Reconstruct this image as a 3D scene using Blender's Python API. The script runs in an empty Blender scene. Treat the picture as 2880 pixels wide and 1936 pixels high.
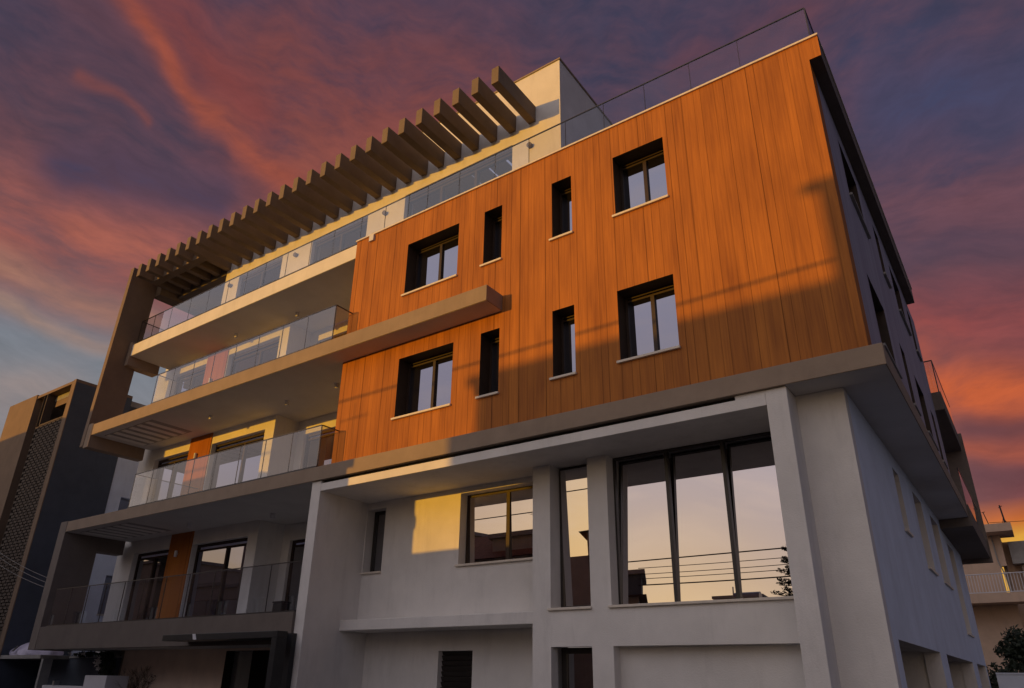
import bpy, bmesh, math, random
from mathutils import Vector, Matrix

C = bpy.context.scene.collection
scene = bpy.context.scene
rnd = random.Random(7)

# ------------------------------------------------------------------ camera
cd = bpy.data.cameras.new('camera')
cam = bpy.data.objects.new('camera', cd)
C.objects.link(cam)
cd.sensor_width = 36.0
cd.lens = 25.01
cd.shift_x = 4.4 / 2880
cd.shift_y = 74.34 / 2880
cd.clip_start = 0.1
cd.clip_end = 2000
CAM = Vector((12.8114, -10.7470, 1.6))
r_ = Vector((0.81697802, 0.57649818, 0.0140272))
u_ = Vector((0.22014951, -0.33428007, 0.91640113))
f_ = Vector((-0.53299259, 0.7455915, 0.40001527))
cam.matrix_world = Matrix(((r_.x, u_.x, -f_.x, CAM.x), (r_.y, u_.y, -f_.y, CAM.y), (r_.z, u_.z, -f_.z, CAM.z), (0, 0, 0, 1)))
scene.camera = cam

# ------------------------------------------------------------------ exposure
scene.view_settings.view_transform = 'Standard'
scene.view_settings.look = 'None'
scene.view_settings.exposure = 0.0
scene.view_settings.gamma = 1.0

# ------------------------------------------------------------------ sun (setting, behind the viewer and to the left)
SUN = Vector((-0.434, -1.0, 0.075)).normalized()
sl = bpy.data.lights.new('sun', 'SUN')
sl.energy = 2.5
sl.angle = math.radians(0.3)
sl.color = (1.0, 0.475, 0.025)
so = bpy.data.objects.new('sun', sl)
so.rotation_euler = (-SUN).to_track_quat('-Z', 'Y').to_euler()
so.location = (-20, -45, 30)
C.objects.link(so)

# ------------------------------------------------------------------ sky
world = bpy.data.worlds.new('World')
scene.world = world
world.use_nodes = True
WT = world.node_tree
WT.nodes.clear()


def wn(t, **k):
    n = WT.nodes.new(t)
    for a, b in k.items():
        setattr(n, a, b)
    return n


def _in(n, i, v):
    if v is None:
        return
    if hasattr(v, 'bl_idname') or isinstance(v, bpy.types.NodeSocket):
        WT.links.new(v, n.inputs[i])
    else:
        n.inputs[i].default_value = v


def wm(op, a, b=None, c=None, clamp=False):
    n = wn('ShaderNodeMath', operation=op, use_clamp=clamp)
    _in(n, 0, a); _in(n, 1, b); _in(n, 2, c)
    return n.outputs[0]


def wv(op, a, b=None, scale=None):
    n = wn('ShaderNodeVectorMath', operation=op)
    _in(n, 0, a); _in(n, 1, b)
    if scale is not None:
        _in(n, 3, scale)
    return n.outputs['Value'] if op in ('DOT_PRODUCT', 'LENGTH') else n.outputs['Vector']


def wmix(f, a, b, blend='MIX'):
    n = wn('ShaderNodeMix', data_type='RGBA', blend_type=blend)
    n.clamp_factor = True
    _in(n, 0, f)
    for i, v in ((6, a), (7, b)):
        if isinstance(v, tuple):
            n.inputs[i].default_value = (*v, 1)
        else:
            WT.links.new(v, n.inputs[i])
    return n.outputs[2]


def wramp(f, stops):
    n = wn('ShaderNodeValToRGB')
    e = n.color_ramp.elements
    while len(e) < len(stops):
        e.new(0.5)
    for el, (p, c) in zip(e, stops):
        el.position = p
        el.color = (*c, 1)
    WT.links.new(f, n.inputs[0])
    return n.outputs[0]


tc = wn('ShaderNodeTexCoord')
D_ = tc.outputs['Generated']
sx = wn('ShaderNodeSeparateXYZ')
WT.links.new(D_, sx.inputs[0])
X_, Y_, Z_ = sx.outputs
az = wm('ARCTAN2', X_, Y_)
el = wm('ARCSINE', Z_)
# warp used by every cloud
cx = wn('ShaderNodeCombineXYZ')
WT.links.new(az, cx.inputs[0]); WT.links.new(el, cx.inputs[1])
P0 = cx.outputs[0]
nz = wn('ShaderNodeTexNoise', noise_dimensions='3D')
nz.inputs['Scale'].default_value = 5.0
nz.inputs['Detail'].default_value = 3.0
nz.inputs['Roughness'].default_value = 0.45
WT.links.new(P0, nz.inputs['Vector'])
wob = wv('SCALE', wv('SUBTRACT', nz.outputs['Color'], (0.5, 0.5, 0.5)), scale=0.11)
P1 = wv('ADD', P0, wob)
# streaky density
mp = wn('ShaderNodeMapping')
mp.inputs['Rotation'].default_value = (0, 0, math.radians(28))
mp.inputs['Scale'].default_value = (3.2, 11.0, 1.0)
WT.links.new(P1, mp.inputs['Vector'])
ns = wn('ShaderNodeTexNoise', noise_dimensions='3D')
ns.inputs['Scale'].default_value = 1.6
ns.inputs['Detail'].default_value = 7.0
ns.inputs['Roughness'].default_value = 0.58
WT.links.new(mp.outputs[0], ns.inputs['Vector'])
nf = wn('ShaderNodeTexNoise', noise_dimensions='3D')
nf.inputs['Scale'].default_value = 4.6
nf.inputs['Detail'].default_value = 9.0
nf.inputs['Roughness'].default_value = 0.62
WT.links.new(mp.outputs[0], nf.inputs['Vector'])
dens = wm('ADD', wm('MULTIPLY_ADD', ns.outputs['Fac'], 2.8, -1.75), wm('MULTIPLY', nf.outputs['Fac'], 1.75), clamp=True)
ns2 = wn('ShaderNodeTexNoise', noise_dimensions='3D')
ns2.inputs['Scale'].default_value = 5.0
ns2.inputs['Detail'].default_value = 6.0
WT.links.new(P1, ns2.inputs['Vector'])
dens2 = wm('MULTIPLY_ADD', ns2.outputs['Fac'], 2.4, -0.7, clamp=True)
mp3 = wn('ShaderNodeMapping')
mp3.inputs['Rotation'].default_value = (0, 0, math.radians(-20))
mp3.inputs['Scale'].default_value = (2.0, 8.0, 1.0)
WT.links.new(P1, mp3.inputs['Vector'])
ns3 = wn('ShaderNodeTexNoise', noise_dimensions='3D')
ns3.inputs['Scale'].default_value = 2.6
ns3.inputs['Detail'].default_value = 8.0
WT.links.new(mp3.outputs[0], ns3.inputs['Vector'])
dens3 = wm('MULTIPLY_ADD', ns3.outputs['Fac'], 4.2, -2.05, clamp=True)

# away from the sun: dusk gradient, bluish low on the left, purple above
east = wramp(Z_, [(0.0, (0.26, 0.22, 0.20)), (0.28, (0.21, 0.205, 0.225)), (0.36, (0.185, 0.21, 0.245)), (0.43, (0.13, 0.10, 0.12)), (0.54, (0.088, 0.051, 0.069)), (0.64, (0.062, 0.047, 0.077)), (0.85, (0.052, 0.046, 0.095))])
east_r = wramp(Z_, [(0.0, (0.75, 0.42, 0.05)), (0.155, (0.72, 0.36, 0.035)), (0.175, (0.55, 0.13, 0.02)), (0.20, (0.17, 0.05, 0.055)), (0.32, (0.16, 0.05, 0.055)), (0.45, (0.11, 0.055, 0.075)), (0.6, (0.062, 0.056, 0.11)), (0.85, (0.05, 0.046, 0.095))])
rightness = wm('MULTIPLY_ADD', az, 1.9, 0.95, clamp=True)
col = wmix(rightness, east, east_r)
# further round to the right the dusk is plain blue
col = wmix(wm('MULTIPLY_ADD', az, 2.2, -0.4, clamp=True), col, wramp(Z_, [(0.0, (0.10, 0.118, 0.18)), (0.3, (0.068, 0.086, 0.152)), (0.8, (0.052, 0.062, 0.122))]))
hi = wm('MULTIPLY', wm('MULTIPLY_ADD', Z_, 6.0, -2.2, clamp=True), 0.55)
col = wmix(wm('MULTIPLY', dens, hi), col, (0.175, 0.060, 0.062))
col = wmix(wm('MULTIPLY', wm('SUBTRACT', 1.0, dens2, clamp=True), wm('MULTIPLY_ADD', Z_, 2.2, -0.72, clamp=True)), col, (0.046, 0.046, 0.085))


def stroke(a, b, w, c, amt=1.0, tex=0.75):
    """a band of cloud along the sky from direction a to direction b (azimuth, elevation in radians)"""
    global col
    ba = (b[0] - a[0], b[1] - a[1], 0)
    L2 = ba[0] ** 2 + ba[1] ** 2
    pa = wv('SUBTRACT', P1, (a[0], a[1], 0))
    h = wm('DIVIDE', wv('DOT_PRODUCT', pa, ba), L2, clamp=True)
    q = wv('SUBTRACT', pa, wv('SCALE', ba, scale=h))
    flat = wv('MULTIPLY', q, (1, 1, 0))
    d = wm('DIVIDE', wv('LENGTH', flat), w)
    g = wm('EXPONENT', wm('MULTIPLY', wm('MULTIPLY', d, d), -1.0))
    t = wm('MULTIPLY_ADD', dens, tex, 1.0 - tex * 0.62)
    m = wm('MULTIPLY', wm('MULTIPLY', g, t), amt, clamp=True)
    col = wmix(m, col, c)


stroke((-1.05, 0.74), (-0.70, 0.745), 0.11, (0.185, 0.056, 0.055), 1.0)
stroke((-1.35, 0.479), (-1.0, 0.53), 0.080, (0.29, 0.092, 0.078), 1.0)
stroke((-1.25, 0.50), (-1.06, 0.495), 0.022, (0.38, 0.115, 0.08), 0.8, 0.9)
stroke((-0.95, 0.66), (-0.72, 0.71), 0.065, (0.26, 0.075, 0.058), 0.9)
stroke((-1.36, 0.76), (-1.24, 0.72), 0.05, (0.10, 0.05, 0.07), 0.7)
stroke((-1.297, 0.79), (-1.128, 0.695), 0.014, (0.34, 0.082, 0.048), 0.9, 0.65)
stroke((-1.25, 0.80), (-1.07, 0.72), 0.036, (0.20, 0.052, 0.05), 0.85, 0.5)
stroke((-1.128, 0.695), (-0.90, 0.605), 0.021, (0.30, 0.075, 0.05), 0.95, 0.6)
stroke((-1.30, 0.672), (-1.215, 0.655), 0.007, (0.18, 0.06, 0.06), 0.75, 0.7)
stroke((-1.10, 0.60), (-1.28, 0.57), 0.035, (0.055, 0.045, 0.085), 0.8, 0.6)
stroke((-1.34, 0.428), (-1.14, 0.408), 0.022, (0.34, 0.165, 0.12), 0.8, 0.6)
stroke((-1.34, 0.385), (-1.17, 0.365), 0.011, (0.36, 0.22, 0.16), 0.6, 0.5)
stroke((-1.31, 0.265), (-1.21, 0.31), 0.025, (0.30, 0.23, 0.21), 0.6, 0.6)
stroke((-0.3, 0.815), (-0.1, 0.80), 0.04, (0.12, 0.05, 0.07), 0.6)
stroke((-0.02, 0.68), (0.2, 0.62), 0.04, (0.055, 0.056, 0.115), 0.8)
stroke((-0.05, 0.57), (0.13, 0.53), 0.035, (0.15, 0.065, 0.085), 0.75)
stroke((-0.06, 0.40), (0.13, 0.40), 0.045, (0.25, 0.062, 0.062), 0.85)
stroke((-0.09, 0.362), (0.05, 0.31), 0.034, (0.52, 0.105, 0.036), 0.95, 0.6)
stroke((-0.02, 0.285), (0.10, 0.28), 0.018, (0.115, 0.045, 0.055), 0.8, 0.5)
stroke((-0.05, 0.262), (0.08, 0.235), 0.018, (0.36, 0.085, 0.05), 0.8, 0.5)
stroke((-0.03, 0.215), (0.08, 0.21), 0.014, (0.13, 0.05, 0.06), 0.7, 0.4)
# fine grain of the cloud
fg = wm('MULTIPLY_ADD', nf.outputs['Fac'], 0.5, 0.75)
fgc = wn('ShaderNodeCombineXYZ')
for i in range(3):
    WT.links.new(fg, fgc.inputs[i])
col = wmix(1.0, col, fgc.outputs[0], 'MULTIPLY')
# towards the sunset, behind the viewer: the light that fills the street and the windows
west = wramp(Z_, [(0.0, (0.95, 0.60, 0.24)), (0.10, (0.92, 0.62, 0.32)), (0.17, (0.80, 0.60, 0.44)), (0.24, (0.73, 0.60, 0.56)), (0.32, (0.67, 0.59, 0.63)), (0.5, (0.76, 0.71, 0.78)), (0.75, (0.70, 0.68, 0.74))])
west = wmix(wm('MULTIPLY', dens3, wm('MULTIPLY_ADD', Z_, -0.35, 0.62, clamp=True)), west, (0.98, 0.80, 0.70))
sdot = wv('DOT_PRODUCT', D_, (SUN.x, SUN.y, 0.12))
glow = wm('POWER', wm('MAXIMUM', sdot, 0.0), 60.0)
west = wmix(wm('MULTIPLY', glow, 0.5), west, (1.35, 0.95, 0.42))
hz = Vector((SUN.x, SUN.y, 0)).normalized()
fr = wn('ShaderNodeMapRange', interpolation_type='SMOOTHSTEP')
fr.inputs['From Min'].default_value = 0.18
fr.inputs['From Max'].default_value = 0.72
WT.links.new(wv('DOT_PRODUCT', D_, tuple(hz)), fr.inputs['Value'])
col = wmix(fr.outputs[0], col, west)
# a trace of clear physical sky shows through
nish = wn('ShaderNodeTexSky', sky_type='NISHITA')
nish.sun_disc = False
nish.sun_elevation = math.asin(SUN.z)
nish.sun_rotation = math.atan2(SUN.x, SUN.y)
bg1 = wn('ShaderNodeBackground')
WT.links.new(col, bg1.inputs['Color'])
bg1.inputs['Strength'].default_value = 1.0
bg2 = wn('ShaderNodeBackground')
WT.links.new(nish.outputs[0], bg2.inputs['Color'])
bg2.inputs['Strength'].default_value = 0.003
add = wn('ShaderNodeAddShader')
WT.links.new(bg1.outputs[0], add.inputs[0])
WT.links.new(bg2.outputs[0], add.inputs[1])
wo = wn('ShaderNodeOutputWorld')
WT.links.new(add.outputs[0], wo.inputs['Surface'])

# ------------------------------------------------------------------ materials
MATS = {}


def mat(name, base, rough=0.8, var=0.12, nscale=3.0, bump=0.02, bscale=60.0, metal=0.0, spec=0.5, stain=0.0):
    m = bpy.data.materials.new(name)
    m.use_nodes = True
    nt = m.node_tree
    b = nt.nodes['Principled BSDF']
    b.inputs['Roughness'].default_value = rough
    b.inputs['Metallic'].default_value = metal
    b.inputs['Specular IOR Level'].default_value = spec
    t = nt.nodes.new('ShaderNodeTexCoord')
    n = nt.nodes.new('ShaderNodeTexNoise')
    n.inputs['Scale'].default_value = nscale
    n.inputs['Detail'].default_value = 8
    n.inputs['Roughness'].default_value = 0.62
    nt.links.new(t.outputs['Object'], n.inputs['Vector'])
    r = nt.nodes.new('ShaderNodeValToRGB')
    r.color_ramp.elements[0].position = 0.3
    r.color_ramp.elements[1].position = 0.72
    r.color_ramp.elements[0].color = (*[c * (1 - var) for c in base], 1)
    r.color_ramp.elements[1].color = (*[min(1, c * (1 + var)) for c in base], 1)
    nt.links.new(n.outputs['Fac'], r.inputs[0])
    out = r.outputs[0]
    if stain:
        mp = nt.nodes.new('ShaderNodeMapping')
        mp.inputs['Scale'].default_value = (1.6, 1.6, 0.28)
        nt.links.new(t.outputs['Object'], mp.inputs['Vector'])
        n3 = nt.nodes.new('ShaderNodeTexNoise')
        n3.inputs['Scale'].default_value = 1.7
        n3.inputs['Detail'].default_value = 9
        n3.inputs['Roughness'].default_value = 0.7
        nt.links.new(mp.outputs[0], n3.inputs['Vector'])
        mr = nt.nodes.new('ShaderNodeMapRange')
        mr.inputs['From Min'].default_value = 0.52
        mr.inputs['From Max'].default_value = 0.75
        mr.inputs['To Max'].default_value = stain
        nt.links.new(n3.outputs['Fac'], mr.inputs['Value'])
        mx = nt.nodes.new('ShaderNodeMix')
        mx.data_type = 'RGBA'
        nt.links.new(mr.outputs[0], mx.inputs[0])
        nt.links.new(out, mx.inputs[6])
        mx.inputs[7].default_value = (*[c * 0.55 for c in base], 1)
        out = mx.outputs[2]
    nt.links.new(out, b.inputs['Base Color'])
    if bump:
        n2 = nt.nodes.new('ShaderNodeTexNoise')
        n2.inputs['Scale'].default_value = bscale
        n2.inputs['Detail'].default_value = 4
        nt.links.new(t.outputs['Object'], n2.inputs['Vector'])
        bp = nt.nodes.new('ShaderNodeBump')
        bp.inputs['Strength'].default_value = 0.35
        bp.inputs['Distance'].default_value = bump
        nt.links.new(n2.outputs['Fac'], bp.inputs['Height'])
        nt.links.new(bp.outputs[0], b.inputs['Normal'])
    MATS[name] = m
    return m


def boards(name, base, dark, width, axis='X', var=0.25, joint=0.35, grain=0.3, rough=0.5):
    """vertical boards: every board its own tone, thin dark joints, grain along the height"""
    m = bpy.data.materials.new(name)
    m.use_nodes = True
    nt = m.node_tree
    L = nt.links
    b = nt.nodes['Principled BSDF']
    b.inputs['Roughness'].default_value = rough
    b.inputs['Specular IOR Level'].default_value = 0.08
    t = nt.nodes.new('ShaderNodeTexCoord')
    s = nt.nodes.new('ShaderNodeSeparateXYZ')
    L.new(t.outputs['Object'], s.inputs[0])

    def M(op, a, bb=None, c=None, clamp=False):
        n = nt.nodes.new('ShaderNodeMath')
        n.operation = op
        n.use_clamp = clamp
        for i, v in enumerate((a, bb, c)):
            if v is None:
                continue
            if isinstance(v, bpy.types.NodeSocket):
                L.new(v, n.inputs[i])
            else:
                n.inputs[i].default_value = v
        return n.outputs[0]
    co = s.outputs[axis]
    # storey rows shift the boards sideways a little
    row = M('FLOOR', M('DIVIDE', s.outputs['Z'], 300.0))
    a = M('ADD', M('DIVIDE', co, width), M('MULTIPLY', row, 0.37))
    # uneven board widths
    a = M('ADD', a, M('MULTIPLY', M('SINE', M('MULTIPLY', a, 2.3)), 0.22))
    idx = M('FLOOR', a)
    fr_ = M('FRACT', a)
    wnz = nt.nodes.new('ShaderNodeTexWhiteNoise')
    wnz.noise_dimensions = '2D'
    cmb = nt.nodes.new('ShaderNodeCombineXYZ')
    L.new(idx, cmb.inputs[0]); L.new(row, cmb.inputs[1])
    L.new(cmb.outputs[0], wnz.inputs['Vector'])
    # grain
    cg = nt.nodes.new('ShaderNodeCombineXYZ')
    L.new(M('MULTIPLY', co, 30.0), cg.inputs[0])
    L.new(M('MULTIPLY', s.outputs['Z'], 0.8), cg.inputs[1])
    L.new(M('MULTIPLY', wnz.outputs['Value'], 40.0), cg.inputs[2])
    gn = nt.nodes.new('ShaderNodeTexNoise')
    gn.inputs['Scale'].default_value = 1.0
    gn.inputs['Detail'].default_value = 6
    gn.inputs['Roughness'].default_value = 0.65
    L.new(cg.outputs[0], gn.inputs['Vector'])
    cg2 = nt.nodes.new('ShaderNodeCombineXYZ')
    L.new(M('MULTIPLY', co, 3.0), cg2.inputs[0])
    L.new(M('MULTIPLY', s.outputs['Z'], 0.55), cg2.inputs[1])
    gn2 = nt.nodes.new('ShaderNodeTexNoise')
    gn2.inputs['Scale'].default_value = 1.0
    gn2.inputs['Detail'].default_value = 5
    L.new(cg2.outputs[0], gn2.inputs['Vector'])
    f = M('MULTIPLY_ADD', wnz.outputs['Value'], var, M('MULTIPLY_ADD', gn.outputs['Fac'], grain * 2, M('MULTIPLY_ADD', gn2.outputs['Fac'], 0.8, -0.02 - grain - var * 0.5)), clamp=True)
    mx = nt.nodes.new('ShaderNodeMix')
    mx.data_type = 'RGBA'
    L.new(f, mx.inputs[0])
    mx.inputs[6].default_value = (*dark, 1)
    mx.inputs[7].default_value = (*base, 1)
    edge = M('MINIMUM', fr_, M('SUBTRACT', 1.0, fr_))
    jl = M('SUBTRACT', 1.0, M('DIVIDE', edge, 0.055), clamp=True)
    # some joints stay tight and hardly show
    wn2 = nt.nodes.new('ShaderNodeTexWhiteNoise')
    wn2.noise_dimensions = '1D'
    L.new(M('ADD', M('ROUND', a), 0.37), wn2.inputs['W'])
    jl = M('MULTIPLY', jl, M('MULTIPLY_ADD', wn2.outputs['Value'], 0.75, 0.3, clamp=True))
    zz = M('FRACT', M('DIVIDE', M('SUBTRACT', s.outputs['Z'], 9.62), 3.2))
    hj = M('SUBTRACT', 1.0, M('DIVIDE', M('MINIMUM', zz, M('SUBTRACT', 1.0, zz)), 0.0035), clamp=True)
    j = M('MAXIMUM', jl, M('MULTIPLY', hj, 0.0))
    mx2 = nt.nodes.new('ShaderNodeMix')
    mx2.data_type = 'RGBA'
    L.new(M('MULTIPLY', j, 1 - joint), mx2.inputs[0])
    L.new(mx.outputs[2], mx2.inputs[6])
    mx2.inputs[7].default_value = (*[c * 0.25 for c in dark], 1)
    L.new(mx2.outputs[2], b.inputs['Base Color'])
    bp = nt.nodes.new('ShaderNodeBump')
    bp.inputs['Strength'].default_value = 0.6
    bp.inputs['Distance'].default_value = 0.008
    L.new(M('SUBTRACT', M('MULTIPLY', gn.outputs['Fac'], 0.25), j), bp.inputs['Height'])
    L.new(bp.outputs[0], b.inputs['Normal'])
    MATS[name] = m
    return m


def glassy(name, tint, refl, base=(0.012, 0.012, 0.014), rough=0.0, see=0.0, wob=0.0):
    """coated pane: mirror-like reflection over a dark room (see=0) or over what stands behind (see=1)"""
    m = bpy.data.materials.new(name)
    m.use_nodes = True
    nt = m.node_tree
    nt.nodes.clear()
    L = nt.links
    o = nt.nodes.new('ShaderNodeOutputMaterial')
    g = nt.nodes.new('ShaderNodeBsdfGlossy')
    g.inputs['Roughness'].default_value = rough
    g.inputs['Color'].default_value = (*tint, 1)
    if see:
        d = nt.nodes.new('ShaderNodeBsdfTransparent')
        d.inputs['Color'].default_value = (*base, 1)
    else:
        d = nt.nodes.new('ShaderNodeBsdfDiffuse')
        d.inputs['Color'].default_value = (*base, 1)
    fz = nt.nodes.new('ShaderNodeFresnel')
    fz.inputs['IOR'].default_value = 1.5
    ma = nt.nodes.new('ShaderNodeMath')
    ma.operation = 'MULTIPLY_ADD'
    ma.use_clamp = True
    L.new(fz.outputs[0], ma.inputs[0])
    ma.inputs[1].default_value = 1.0 - refl
    ma.inputs[2].default_value = refl
    mx = nt.nodes.new('ShaderNodeMixShader')
    ge = nt.nodes.new('ShaderNodeNewGeometry')
    mb_ = nt.nodes.new('ShaderNodeMath')
    mb_.operation = 'MULTIPLY'
    inv = nt.nodes.new('ShaderNodeMath')
    inv.operation = 'SUBTRACT'
    inv.inputs[0].default_value = 1.0
    L.new(ge.outputs['Backfacing'], inv.inputs[1])
    L.new(ma.outputs[0], mb_.inputs[0])
    L.new(inv.outputs[0], mb_.inputs[1])
    L.new(mb_.outputs[0], mx.inputs[0])
    L.new(d.outputs[0], mx.inputs[1])
    L.new(g.outputs[0], mx.inputs[2])
    L.new(mx.outputs[0], o.inputs[0])
    if wob:
        t = nt.nodes.new('ShaderNodeTexCoord')
        n = nt.nodes.new('ShaderNodeTexNoise')
        n.inputs['Scale'].default_value = 1.1
        n.inputs['Detail'].default_value = 1
        L.new(t.outputs['Object'], n.inputs['Vector'])
        bp = nt.nodes.new('ShaderNodeBump')
        bp.inputs['Strength'].default_value = 1.0
        bp.inputs['Distance'].default_value = wob
        L.new(n.outputs['Fac'], bp.inputs['Height'])
        L.new(bp.outputs[0], g.inputs['Normal'])
    MATS[name] = m
    return m


WHITE = mat('white_render', (0.70, 0.68, 0.66), 0.9, 0.09, 1.1, 0.014, 55, stain=0.34)
WHITE_L = mat('shade_tinted_white', (0.68, 0.76, 0.88), 0.9, 0.09, 1.1, 0.014, 55, stain=0.3)  # white render with the blue of the shaded side put into its colour
BEAM = mat('beam_render', (0.20, 0.15, 0.108), 0.88, 0.12, 2.2, 0.012, 80, stain=0.25)
FIN2 = mat('lower_fin_render', (0.19, 0.16, 0.14), 0.88, 0.10, 2.2, 0.012, 80, stain=0.22)  # taupe darkened to carry the shade of the lower fin's inner face
FIN = mat('fin_render', (0.20, 0.145, 0.108), 0.88, 0.10, 2.2, 0.012, 80, stain=0.22)  # same taupe paint, darkened for the shade on the fin's inner face
GREY = mat('taupe_render', (0.29, 0.222, 0.168), 0.88, 0.10, 2.2, 0.012, 80, stain=0.22)
TAUPE_D = mat('dark_taupe_render', (0.145, 0.12, 0.105), 0.88, 0.12, 2.2, 0.012, 80, stain=0.2)
SOFFIT = mat('soffit_paint', (0.60, 0.58, 0.56), 0.9, 0.06, 1.5, 0.006, 50, stain=0.12)
WOOD = boards('timber_cladding', (0.61, 0.235, 0.052), (0.235, 0.085, 0.032), 0.205, 'X', 0.13, 0.15, 0.46, 0.75)
PANEL = boards('timber_door_panel', (0.52, 0.19, 0.04), (0.30, 0.10, 0.025), 0.30, 'X', 0.25, 0.4, 0.22)
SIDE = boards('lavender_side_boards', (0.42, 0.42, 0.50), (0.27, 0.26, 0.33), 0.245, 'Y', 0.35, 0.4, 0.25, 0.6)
REVEAL = mat('reveal_board', (0.035, 0.020, 0.012), 0.7, 0.25, 6, 0.005, 40)
FRAME = mat('bronze_frame', (0.032, 0.018, 0.012), 0.55, 0.15, 8, 0, spec=0.35)
FRAME_D = mat('dark_frame', (0.025, 0.020, 0.018), 0.45, 0.15, 8, 0, spec=0.6)
SILL = mat('marble_sill', (0.66, 0.60, 0.52), 0.55, 0.10, 9, 0.003, 60)
METAL = mat('black_metal', (0.018, 0.019, 0.022), 0.4, 0.2, 6, 0, spec=0.5)
RAIL = mat('rail_cap', (0.06, 0.055, 0.055), 0.35, 0.15, 6, 0, metal=0.6)
SLATE = mat('slate_render', (0.075, 0.09, 0.118), 0.9, 0.14, 1.8, 0.012, 70, stain=0.25)
TOWERW = mat('tower_render', (0.21, 0.145, 0.097), 0.9, 0.12, 1.6, 0.012, 70, stain=0.35)
BRICK = mat('taupe_breeze_block', (0.085, 0.065, 0.05), 0.9, 0.2, 3.0, 0.01, 60)
SAND = mat('sand_render', (0.78, 0.62, 0.50), 0.9, 0.09, 2.0, 0.012, 70, stain=0.25)
PEACH = mat('peach_render', (0.55, 0.40, 0.30), 0.9, 0.09, 2.0, 0.012, 70, stain=0.35)
CONC = mat('old_concrete', (0.30, 0.29, 0.28), 0.92, 0.18, 3.5, 0.02, 50, stain=0.4)
DARK = mat('void_shade', (0.012, 0.011, 0.010), 0.95, 0.1, 3, 0)  # near-black stands in for the shade inside slots, garage and entrance
STEEL = mat('galvanised_steel', (0.35, 0.35, 0.36), 0.45, 0.15, 6, 0, metal=0.8)
PAINTW = mat('white_paint', (0.62, 0.62, 0.66), 0.6, 0.06, 3, 0)
TARP = mat('pale_tarpaulin', (0.56, 0.53, 0.68), 0.7, 0.12, 4, 0.02, 14)
LEAF = mat('dark_leaf', (0.022, 0.035, 0.018), 0.7, 0.5, 6, 0)
LEAF2 = mat('pine_leaf', (0.03, 0.035, 0.02), 0.8, 0.4, 6, 0)
FLOWER = mat('white_petal', (0.75, 0.70, 0.66), 0.7, 0.08, 6, 0)
BARK = mat('bark', (0.07, 0.05, 0.035), 0.9, 0.3, 8, 0.01, 30)
EARTH = mat('dark_ground', (0.09, 0.085, 0.08), 0.95, 0.2, 0.5, 0.02, 20)
ASPH = mat('asphalt', (0.05, 0.05, 0.052), 0.9, 0.2, 1.5, 0.01, 90, stain=0.3)
PAVE = mat('paving', (0.13, 0.125, 0.12), 0.9, 0.12, 1.5, 0.01, 60, stain=0.3)
TILE = mat('roof_tile', (0.20, 0.085, 0.05), 0.85, 0.3, 5, 0.03, 20)
STREETW = mat('street_house_render', (0.40, 0.36, 0.32), 0.9, 0.1, 2, 0.01, 60, stain=0.3)
RUBBER = mat('cable_sheath', (0.02, 0.02, 0.022), 0.7, 0.1, 6, 0)
GLASS_R = glassy('railing_glass', (0.95, 0.97, 1.0), 0.07, (0.90, 0.92, 0.95), 0.0, 1)
GLASS_C = glassy('clear_glass', (0.45, 0.46, 0.52), 0.0, (0.93, 0.94, 0.96), 0.0, 1)
GLASS_B = glassy('window_glass', (0.68, 0.70, 0.86), 0.38, (0.012, 0.011, 0.011), 0.0, 0, 0.0)
GLASS_BIG = glassy('shopfront_glass', (0.84, 0.80, 0.82), 0.66, (0.010, 0.009, 0.009), 0.0, 0, 0.0)
GLASS_D = glassy('dark_door_glass', (0.75, 0.75, 0.80), 0.38, (0.012, 0.010, 0.010), 0.0, 0, 0.0)


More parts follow.
